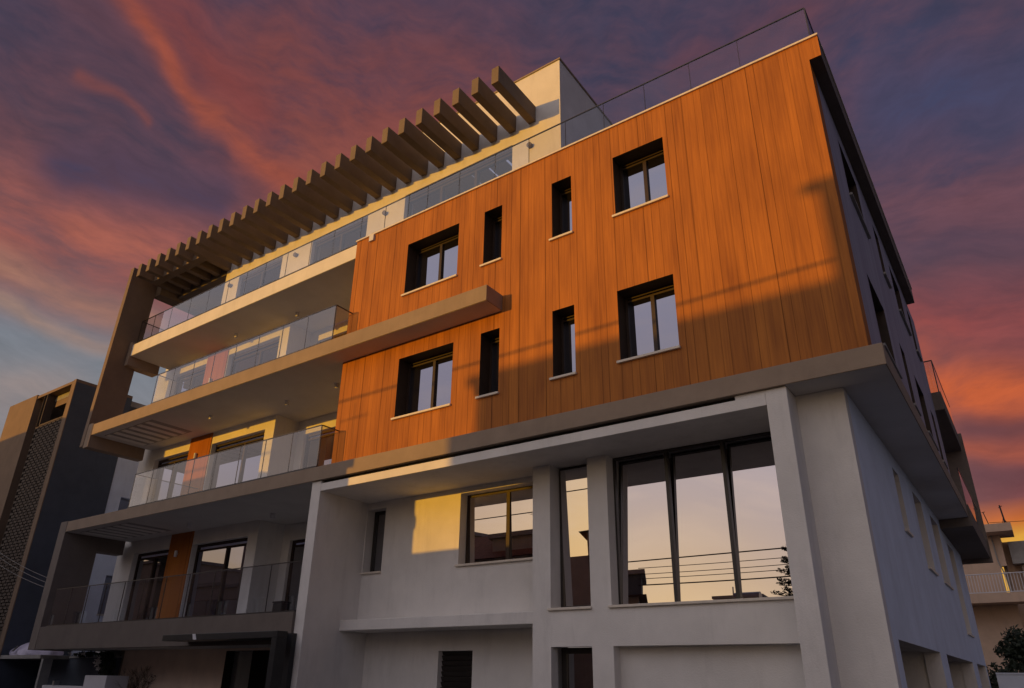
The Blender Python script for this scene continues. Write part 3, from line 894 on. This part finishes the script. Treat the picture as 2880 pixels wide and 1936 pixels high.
while z < 11.7:
    x = -17.56 + (0.17 if k % 2 else 0.0)
    while x < -15.34:
        x1 = min(x + 0.27, -15.33)
        if not (z > 10.36 and x1 > -17.34):
            scr.box(x, x1, 0.0, 0.16, z, z + 0.085)
        x += 0.34
    z += 0.112
    k += 1
scr.build('brick_screen', BRICK, TW)
MB().box(-17.58, -17.56, 0.0, 0.2, 0, 11.73).build('screen_edge', BRICK, TW)
MB().box(-17.3, -15.33, 0.0, 0.2, 10.37, 10.45).build('opening_sill', BRICK, TW)
MB().box(-17.34, -17.29, 0.0, 0.3, 10.45, 11.73).build('opening_jamb', BRICK, TW)
MB().box(-17.5, -15.22, 1.3, 1.4, 0, 11.5).build('loggia_wall', SLATE, TW)
MB().box(-17.2, -15.24, 0.32, 1.28, 11.25, 11.5).build('loggia_ceiling', TOWERW, TW)
window(TW, 'y', 1.2, -16.4, -15.5, 10.0, 11.2, 2, STEEL, GLASS_D, 0.06)
RH = empty('rear_house', (-16.5, 5, 0), label='white rendered house wall, its shade coloured pale lavender, with one small window behind the dark tower', cat='building')
wall('x', -15.02, -15.3, 2.152, 10.0, 0, 9.9, [(2.75, 3.6, 3.6, 4.97), (2.62, 3.35, 6.6, 7.86)]).build('wall', [WHITE_L, WHITE_L], RH)
MB().box(-19.0, -15.31, 2.5, 10.0, 9.7, 9.9).build('roof', CONC, RH)
window(RH, 'x', -15.2, 2.75, 3.6, 3.6, 4.97, 1, STEEL, GLASS_D, 0.05, sgn=-1, sill=(-14.98, 0.03, 0.04))
window(RH, 'x', -15.2, 2.62, 3.35, 6.6, 7.86, 1, STEEL, GLASS_D, 0.05, sgn=-1, sill=(-14.98, 0.03, 0.04))

# three cables between the tower and the block
for k, (za, zb) in enumerate(((5.62, 4.50), (5.46, 4.36), (5.22, 4.22))):
    pts = []
    for i in range(13):
        t = i / 12
        pts.append((-18.5 + 6.6 * t, -0.3, za + 0.5 + (zb - za - 0.75) * t - 0.12 * math.sin(math.pi * t)))
    o = MB().tube(pts, 0.007, 6).build('overhead_cable', CONC)
    tag(o, ('highest of the three grey cables slung across the dark tower side', 'middle one of the three grey cables slung across the dark tower side', 'lowest of the three grey cables slung across the dark tower side')[k], 'cable', 'cables across the tower side')

# ------------------------------------------------------------------ low things at the lower left
HT = empty('flat_roof_shed', (-14.6, 1.5, 0), label='low dark shed with a pale concrete roof slab at the foot of the tower', cat='shed')
MB().box(-17.2, -12.2, 0.0, 3.0, 2.02, 2.13).build('roof', CONC, HT, bevel=0.01)
MB().box(-12.12, -12.0, 0.02, 0.3, 0, 2.018).build('post', CONC, HT)
MB().box(-17.0, -16.8, 0.1, 3.0, 0, 2.018).build('wall', SLATE, HT)
MB().box(-16.8, -12.12, 2.6, 2.8, 0, 2.018).build('wall', SLATE, HT)
tb = bpy.data.meshes.new('tarpaulin_bundle')
bm = bmesh.new()
bmesh.ops.create_icosphere(bm, subdivisions=4, radius=1.0)
for v in bm.verts:
    n = 0.10 * math.sin(5 * v.co.x + 2) * math.cos(4 * v.co.y) + 0.05 * math.sin(11 * v.co.x + 6 * v.co.z)
    s = 1 + n
    v.co = Vector((v.co.x * 1.05 * s, v.co.y * 0.6 * s, max(-0.05, v.co.z) * 0.40 * s))
bm.to_mesh(tb)
bm.free()
tb.materials.append(TARP)
tb.polygons.foreach_set('use_smooth', [True] * len(tb.polygons))
TB = bpy.data.objects.new('tarpaulin_bundle', tb)
C.objects.link(TB)
TB.location = (-14.3, 0.75, 2.15)
tag(TB, 'rounded pale lavender tarpaulin bundle lying on the shed roof', 'tarpaulin')
st = MB()
st.hexa([(-14.62, 0.13, 2.25), (-14.52, 0.13, 2.25), (-14.52, 0.16, 2.25), (-14.62, 0.16, 2.25)], [(-14.48, 0.2, 2.42), (-14.38, 0.2, 2.42), (-14.38, 0.24, 2.42), (-14.48, 0.24, 2.42)])
sto = st.build('strap', METAL)
sto.parent = TB
sto.matrix_parent_inverse = Matrix.Translation(-TB.location)
gw = empty('yard_wall', (-11.7, 0.95, 0), label='dark grey block yard wall between the shed and the sand coloured wall', cat='wall')
MB().box(-14.0, -9.36, 0.86, 1.0, 0, 2.06).build('wall', SLATE, gw)
MB().box(-14.0, -9.36, 0.83, 1.03, 2.062, 2.11).build('coping', CONC, gw)
pw = empty('gate_wall', (-10.3, -0.5, 0), label='low white gate wall with a taller square post, cut by the bottom edge', cat='wall')
MB().box(-11.6, -9.22, 0.0, 0.2, 0, 1.30).build('wall', PAINTW, pw)
MB().box(-9.215, -8.05, 0.0, 0.62, 0, 1.58).build('gate_post', PAINTW, pw, bevel=0.01)
MB().box(-11.0, -10.9, -0.01, 0.15, 1.302, 1.42).build('gate_hinge', STEEL, pw)


def leaf_cloud(mb, c, r, n, size, rn, mi=0):
    for _ in range(n):
        while True:
            p = Vector((rn.uniform(-1, 1), rn.uniform(-1, 1), rn.uniform(-1, 1)))
            if 0.15 < p.length < 1:
                break
        p = Vector(c) + Vector((p.x * r[0], p.y * r[1], p.z * r[2]))
        a = Vector((rn.gauss(0, 1), rn.gauss(0, 1), rn.gauss(0, 1))).normalized()
        b = a.orthogonal().normalized()
        s = size * rn.uniform(0.6, 1.3)
        mb.quad(p - a * s, p + b * s * 0.4, p + a * s, p - b * s * 0.4, mi=mi)


fb = empty('flowering_climber', (-9.6, 0.6, 0), label='dark climbing shrub with a white flower cluster at the corner of the sand wall', cat='shrub')
m = MB()
rn = random.Random(3)
for c, r, n in (((-9.45, 0.65, 1.85), (0.32, 0.2, 0.3), 320), ((-9.3, 0.7, 1.2), (0.28, 0.2, 0.5), 380), ((-9.25, 0.7, 0.5), (0.3, 0.2, 0.5), 300), ((-9.9, 0.75, 2.16), (0.5, 0.12, 0.06), 120), ((-11.0, 0.75, 2.16), (0.8, 0.12, 0.07), 160)):
    leaf_cloud(m, c, r, n, 0.06, rn)
m.build('foliage', LEAF, fb)
m = MB()
leaf_cloud(m, (-9.62, 0.45, 1.93), (0.17, 0.06, 0.13), 42, 0.05, rn)
leaf_cloud(m, (-9.5, 0.45, 1.75), (0.1, 0.05, 0.06), 16, 0.045, rn)
leaf_cloud(m, (-11.7, 0.6, 2.17), (0.06, 0.05, 0.04), 14, 0.04, rn)
leaf_cloud(m, (-10.9, 0.6, 2.17), (0.1, 0.05, 0.04), 14, 0.04, rn)
m.build('blossom', FLOWER, fb)
MB().tube([(-9.3, 0.75, 0), (-9.28, 0.7, 0.9), (-9.4, 0.7, 1.9)], 0.035, 6, r1=0.015).build('stem', BARK, fb)

tw = empty('bare_shrub', (-8.2, 0.6, 0), label='leafless twiggy shrub growing in front of the sand coloured wall', cat='shrub')
m = MB()
rn = random.Random(11)


def twig(p, d, L, r, depth):
    q = p + d * L
    m.tube([p, p + d * L * 0.5 + Vector((rn.uniform(-.03, .03), 0, 0)), q], r, 5, r1=r * 0.6)
    if depth:
        for _ in range(3):
            nd = (d + Vector((rn.uniform(-0.9, 0.9), rn.uniform(-0.35, 0.35), rn.uniform(-0.5, 0.5)))).normalized()
            twig(q, nd, L * 0.68, r * 0.62, depth - 1)


for k in range(5):
    twig(Vector((-8.6 + 0.3 * k, 0.7, 0.0)), Vector((rn.uniform(-0.3, 0.3), 0, 1)).normalized(), 0.72, 0.014, 4)
m.build('twigs', BARK, tw)
m = MB()
for _ in range(30):
    leaf_cloud(m, (rn.uniform(-9.1, -6.9), 0.72, rn.uniform(0.9, 1.62)), (0.05, 0.04, 0.05), 5, 0.03, rn)
m.build('dry_leaves', BARK, tw)

# ------------------------------------------------------------------ neighbour behind on the right
NB = empty('peach_apartment', (12, 33, 0), label='old peach rendered apartment house with white railed balcony, right of the timber block', cat='building')
wall('y', 30.0, 30.3, 6.0, 12.05, 0, 8.4, [(11.78, 12.049, 5.2, 6.8)]).build('wall', [PEACH, DARK], NB)
wall('y', 30.9, 31.1, 12.05, 13.6, 0, 8.0, []).build('wall', PEACH, NB)
MB().box(11.90, 12.06, 30.3, 30.9, 0, 8.2).build('wall', PEACH, NB)
MB().box(6.0, 12.05, 30.3, 38, 8.0, 8.2).build('roof', CONC, NB)
MB().box(11.3, 12.62, 28.9, 30.9, 8.20, 8.56).build('roof_slab', PEACH, NB)
MB().box(9.0, 12.9, 28.7, 30.0, 5.10, 5.50).build('balcony_slab', PEACH, NB)
rl = MB().tube([(9.0, 28.75, 6.33), (12.9, 28.75, 6.33)], 0.025, 6)
rl.box(9.0, 12.9, 28.73, 28.77, 5.52, 5.56)
rl.build('balcony_railing', PAINTW, NB)
bl = MB()
for k in range(33):
    x = 9.05 + k * 0.118
    bl.box(x - 0.012, x + 0.012, 28.74, 28.76, 5.56, 6.33)
bl.build('balusters', PAINTW, NB)
MB().box(11.3, 11.7, 30.95, 31.0, 5.0, 6.0).build('door', DARK, NB)
MB().box(12.3, 13.6, 30.2, 30.9, 6.9, 7.9).build('awning_box', CONC, NB)
MB().box(12.6, 13.6, 30.4, 30.9, 5.8, 6.85).build('shutter', GREY, NB)
MB().box(11.85, 12.04, 30.305, 30.5, 4.9, 5.2).build('door', DARK, NB)
pp = MB().tube([(11.72, 29.97, 8.2), (11.75, 29.97, 7.0), (11.9, 29.97, 6.4), (11.95, 29.97, 5.5)], 0.03, 6)
pp.build('drain_pipe', CONC, NB)
MB().box(9.6, 11.3, 33, 36, 8.2, 10.2).build('stair_hut', PEACH, NB)
an = empty('roof_antenna', (12.3, 29.6, 8.56), label='thin dark lattice antenna mast standing on the peach house roof slab', cat='antenna')
MB().tube([(12.42, 29.6, 8.56), (12.36, 29.6, 9.5)], 0.035, 6).build('mast', METAL, an)
m = MB()
for k in range(3):
    m.tube([(12.38, 29.6, 8.9), (12.38 + 0.16 * math.cos(k * 2.1), 29.6 + 0.16 * math.sin(k * 2.1), 8.56)], 0.015, 5)
m.tube([(12.3, 29.6, 9.38), (12.46, 29.6, 9.46)], 0.015, 5)
m.build('struts', METAL, an)
a2 = MB().tube([(11.78, 29.4, 8.56), (11.66, 29.4, 9.2)], 0.02, 6).tube([(11.60, 29.4, 9.2), (11.74, 29.4, 9.22)], 0.015, 5).build('roof_pole', METAL)
tag(a2, 'short leaning grey pole at the left end of the peach house roof slab', 'pole')
wl = MB().tube([(11.8, 29.5, 8.72), (12.3, 29.5, 8.70), (14.5, 29.5, 8.6)], 0.012, 5).build('roof_cable', METAL)
tag(wl, 'thin cable strung low over the peach house roof slab', 'cable')
BW = tag(MB().box(11.2, 18.0, 19.0, 19.25, 0, 2.02).box(11.2, 18.0, 18.97, 19.28, 2.022, 2.07).build('boundary_wall', WHITE_L), 'low lavender rendered boundary wall in front of the dark bushy tree', 'wall')
tr = empty('bushy_tree', (12.3, 22.4, 0), label='dark bushy tree behind the boundary wall below the peach house balcony', cat='tree')
m = MB()
rn = random.Random(5)
for _ in range(80):
    c = (rn.uniform(11.0, 13.4), rn.uniform(21.4, 23.4), 0)
    h = 1.9 + 1.5 * min(1.0, max(0.0, (c[0] - 10.9) / 1.0)) ** 0.8
    c = (c[0], c[1], rn.uniform(1.3, h))
    leaf_cloud(m, c, (0.42, 0.42, 0.34), 90, 0.10, rn)
m.build('crown', LEAF, tr)
MB().tube([(12.3, 22.4, 0), (12.25, 22.4, 1.0), (12.35, 22.5, 2.6)], 0.14, 8, r1=0.05).build('trunk', BARK, tr)

# ------------------------------------------------------------------ across the street (behind the viewer): shade the front and show in the panes
def house(x0, x1, y0, y1, h, label, m=STREETW, roof=None, wins=0, ridge=0.0, skew=0.0):
    e = empty('street_house', ((x0 + x1) / 2, (y0 + y1) / 2, 0), label=label, cat='house')
    hol = []
    if wins:
        st_ = (x1 - x0) / wins
        for i in range(wins):
            for zz in (0.9, 3.9, 6.9):
                if zz + 1.6 < h - 0.3:
                    hol.append((x0 + st_ * (i + 0.3), x0 + st_ * (i + 0.7), zz, zz + 1.5))
    wall('y', y1, y1 - 0.3, x0, x1, 0, h, hol).build('front_wall', [m, m], e)
    MB().box(x0, x0 + 0.3, y0, y1 - 0.3, 0, h).box(x1 - 0.3, x1, y0, y1 - 0.3, 0, h).box(x0 + 0.3, x1 - 0.3, y0, y0 + 0.3, 0, h).build('wall', m, e)
    for hh in hol:
        window(e, 'y', y1 - 0.15, *hh, 2, PAINTW, GLASS_D, 0.06, sgn=-1)
    if ridge:
        mx, my = (x0 + x1) / 2, (y0 + y1) / 2
        hx = max(0.1, (x1 - x0) / 2 - (y1 - y0) / 2)
        o = 0.35
        r = MB()
        a, b, c, d = (x0 - o, y0 - o, h), (x1 + o, y0 - o, h), (x1 + o, y1 + o, h), (x0 - o, y1 + o, h)
        e1, e2 = (mx - hx, my, h + ridge), (mx + hx, my, h + ridge)
        r.quad(a, b, e2, e1).quad(c, d, e1, e2).quad(b, c, e2).quad(d, a, e1).quad(a, b, c, d)
        r.build('roof', TILE, e)
    else:
        MB().box(x0 - 0.2, x1 + 0.2, y0 - 0.2, y1 + 0.2, h, h + 0.2).build('roof', CONC, e)
    if skew:
        # shears the house along the sun so its shadow edge keeps its place
        def lean(o):
            if o.type == 'MESH':
                for v in o.data.vertices:
                    v.co.x += skew * (v.co.y - (y1 - y0) / 2)
            for ch in o.children:
                lean(ch)
        lean(e)
    return e


def ztop(zfac, Yc):   # height an object at depth Yc needs to shade the front plane up to zfac
    return zfac + 0.075 * abs(Yc)


house(-28.3, -21.5, -24, -14, ztop(10.33, 14) - 0.2, 'tall pale house across the street, the highest of the near row', wins=2)
house(-36.0, -28.4, -24, -14.2, 6.8, 'low pale house across the street beside the tall one', wins=2)
house(-72.0, -36.2, -24, -14, 8.8, 'long pale house at the far left end of the street row', wins=8)
house(-21.4, -13.2, -24, -14, ztop(7.45, 14) - 0.2, 'pale flat roofed house across the street, second from the left end', wins=3)
house(-12.4, -4.75, -16.6, -13.6, 6.0, 'small house with low tiled hip roof across the street', wins=3, ridge=1.3, skew=0.434)
house(-1.85, 0.15, -20, -14.0, 6.2, 'narrow tiled roof house across the street', wins=1, ridge=0.55, skew=0.434)
tag(MB().box(-5.1, -1.7, -14.3, -14.0, 0, 5.25).build('yard_wall', STREETW), 'tall blank yard wall between two small houses across the street', 'wall')
house(0.3, 9.5, -28, -20, 6.2, 'wide low flat roofed house across the street carrying the water heater', wins=4)
house(-15.25, -8.2, -58, -45, 10.62, 'distant three storey block across the street, behind the low roofs', wins=4)
house(-8.18, -4.5, -58, -45, 12.5, 'distant narrow stair tower beside the three storey block across the street', wins=1)
house(-4.5, -2.85, -22.5, -20.5, 8.7, 'slim dark stuccoed house across the street with wires fixed to its corner', m=SLATE, skew=0.434)
house(-7.2, -4.50, -15.2, -13.7, 6.9, 'flat roofed annexe at the right end of the small hip roofed house across the street', skew=0.434)
# solar water heater
sh_ = empty('water_heater', (2.2, -21, 6.4), label='solar water heater tank on a low frame on the flat roof', cat='water heater')
MB().tube([(1.6, -21, 7.42), (2.75, -21, 7.42)], 0.25, 16).build('tank', STEEL, sh_, smooth=False)
MB().hexa([(1.6, -20.5, 7.02), (2.75, -20.5, 7.02), (2.75, -20.4, 7.02), (1.6, -20.4, 7.02)], [(1.6, -21.1, 7.35), (2.75, -21.1, 7.35), (2.75, -21.0, 7.35), (1.6, -21.0, 7.35)]).build('collector', METAL, sh_)
m = MB()
for x in (1.5, 2.1, 2.8):
    m.tube([(x, -21.05, 6.4), (x, -21.05, 7.95 if x < 1.6 else 7.3)], 0.03, 6)
m.build('legs', STEEL, sh_)
# TV antenna seen in the corner window
ta = empty('tv_antenna', (-6.9, -17, 6.9), label='thin television antenna on the small tiled roof', cat='antenna')
MB().tube([(-6.8, -17.1, 6.6), (-6.8, -17.1, 8.9)], 0.010, 6).build('mast', METAL, ta)
m = MB().tube([(-7.3, -17.1, 8.5), (-6.3, -17.1, 8.55)], 0.008, 5)
for k in range(7):
    x = -7.25 + k * 0.15
    m.tube([(x, -17.35, 8.5), (x, -16.85, 8.5)], 0.006, 4)
m.build('elements', METAL, ta)
# power lines along the far side
for k, z in enumerate((9.32, 9.02, 8.72, 8.5, 8.2)):
    pts = []
    xa = -22 if k == 0 else -2.85
    for i in range(25):
        t = i / 24
        x = xa + (14 - xa) * t
        pts.append((x, -20.2, z + (0.10 if k == 0 else 0.25) * (t - 0.42) - (0.06 if k == 0 else 0.14) * math.sin(math.pi * t)))
    o = MB().tube(pts, 0.030 if k in (0, 4) else 0.016, 6).build('power_line', RUBBER)
    tag(o, ('topmost', 'second from top', 'middle', 'second from bottom', 'lowest')[k] + ' of the five power lines along the street', 'power line', 'power lines along the street')
# norfolk pine
pn = empty('norfolk_pine', (4.4, -21, 0), label='tall tiered norfolk pine across the street', cat='tree')
MB().tube([(4.4, -21, 0), (4.4, -21, 5), (4.42, -21, 9.7)], 0.2, 8, r1=0.03).build('trunk', BARK, pn)
m = MB()
rn = random.Random(21)
for t in range(15):
    z = 2.6 + t * 0.48
    R = 2.6 * (1 - (z - 2.2) / 7.7) + 0.22
    for k in range(6):
        a = k * math.pi / 3 + t * 0.5
        p0 = Vector((4.4, -21, z))
        p1 = p0 + Vector((math.cos(a) * R, math.sin(a) * R, 0.08))
        m.tube([p0, (p0 + p1) / 2 - Vector((0, 0, 0.05)), p1], 0.03, 5, r1=0.012)
        for s in range(7):
            q = p0 + (p1 - p0) * (0.35 + 0.65 * s / 6)
            leaf_cloud(m, (q.x, q.y, q.z + 0.07), (0.10, 0.10, 0.09), 9, 0.075, rn)
m.build('crown', LEAF2, pn)
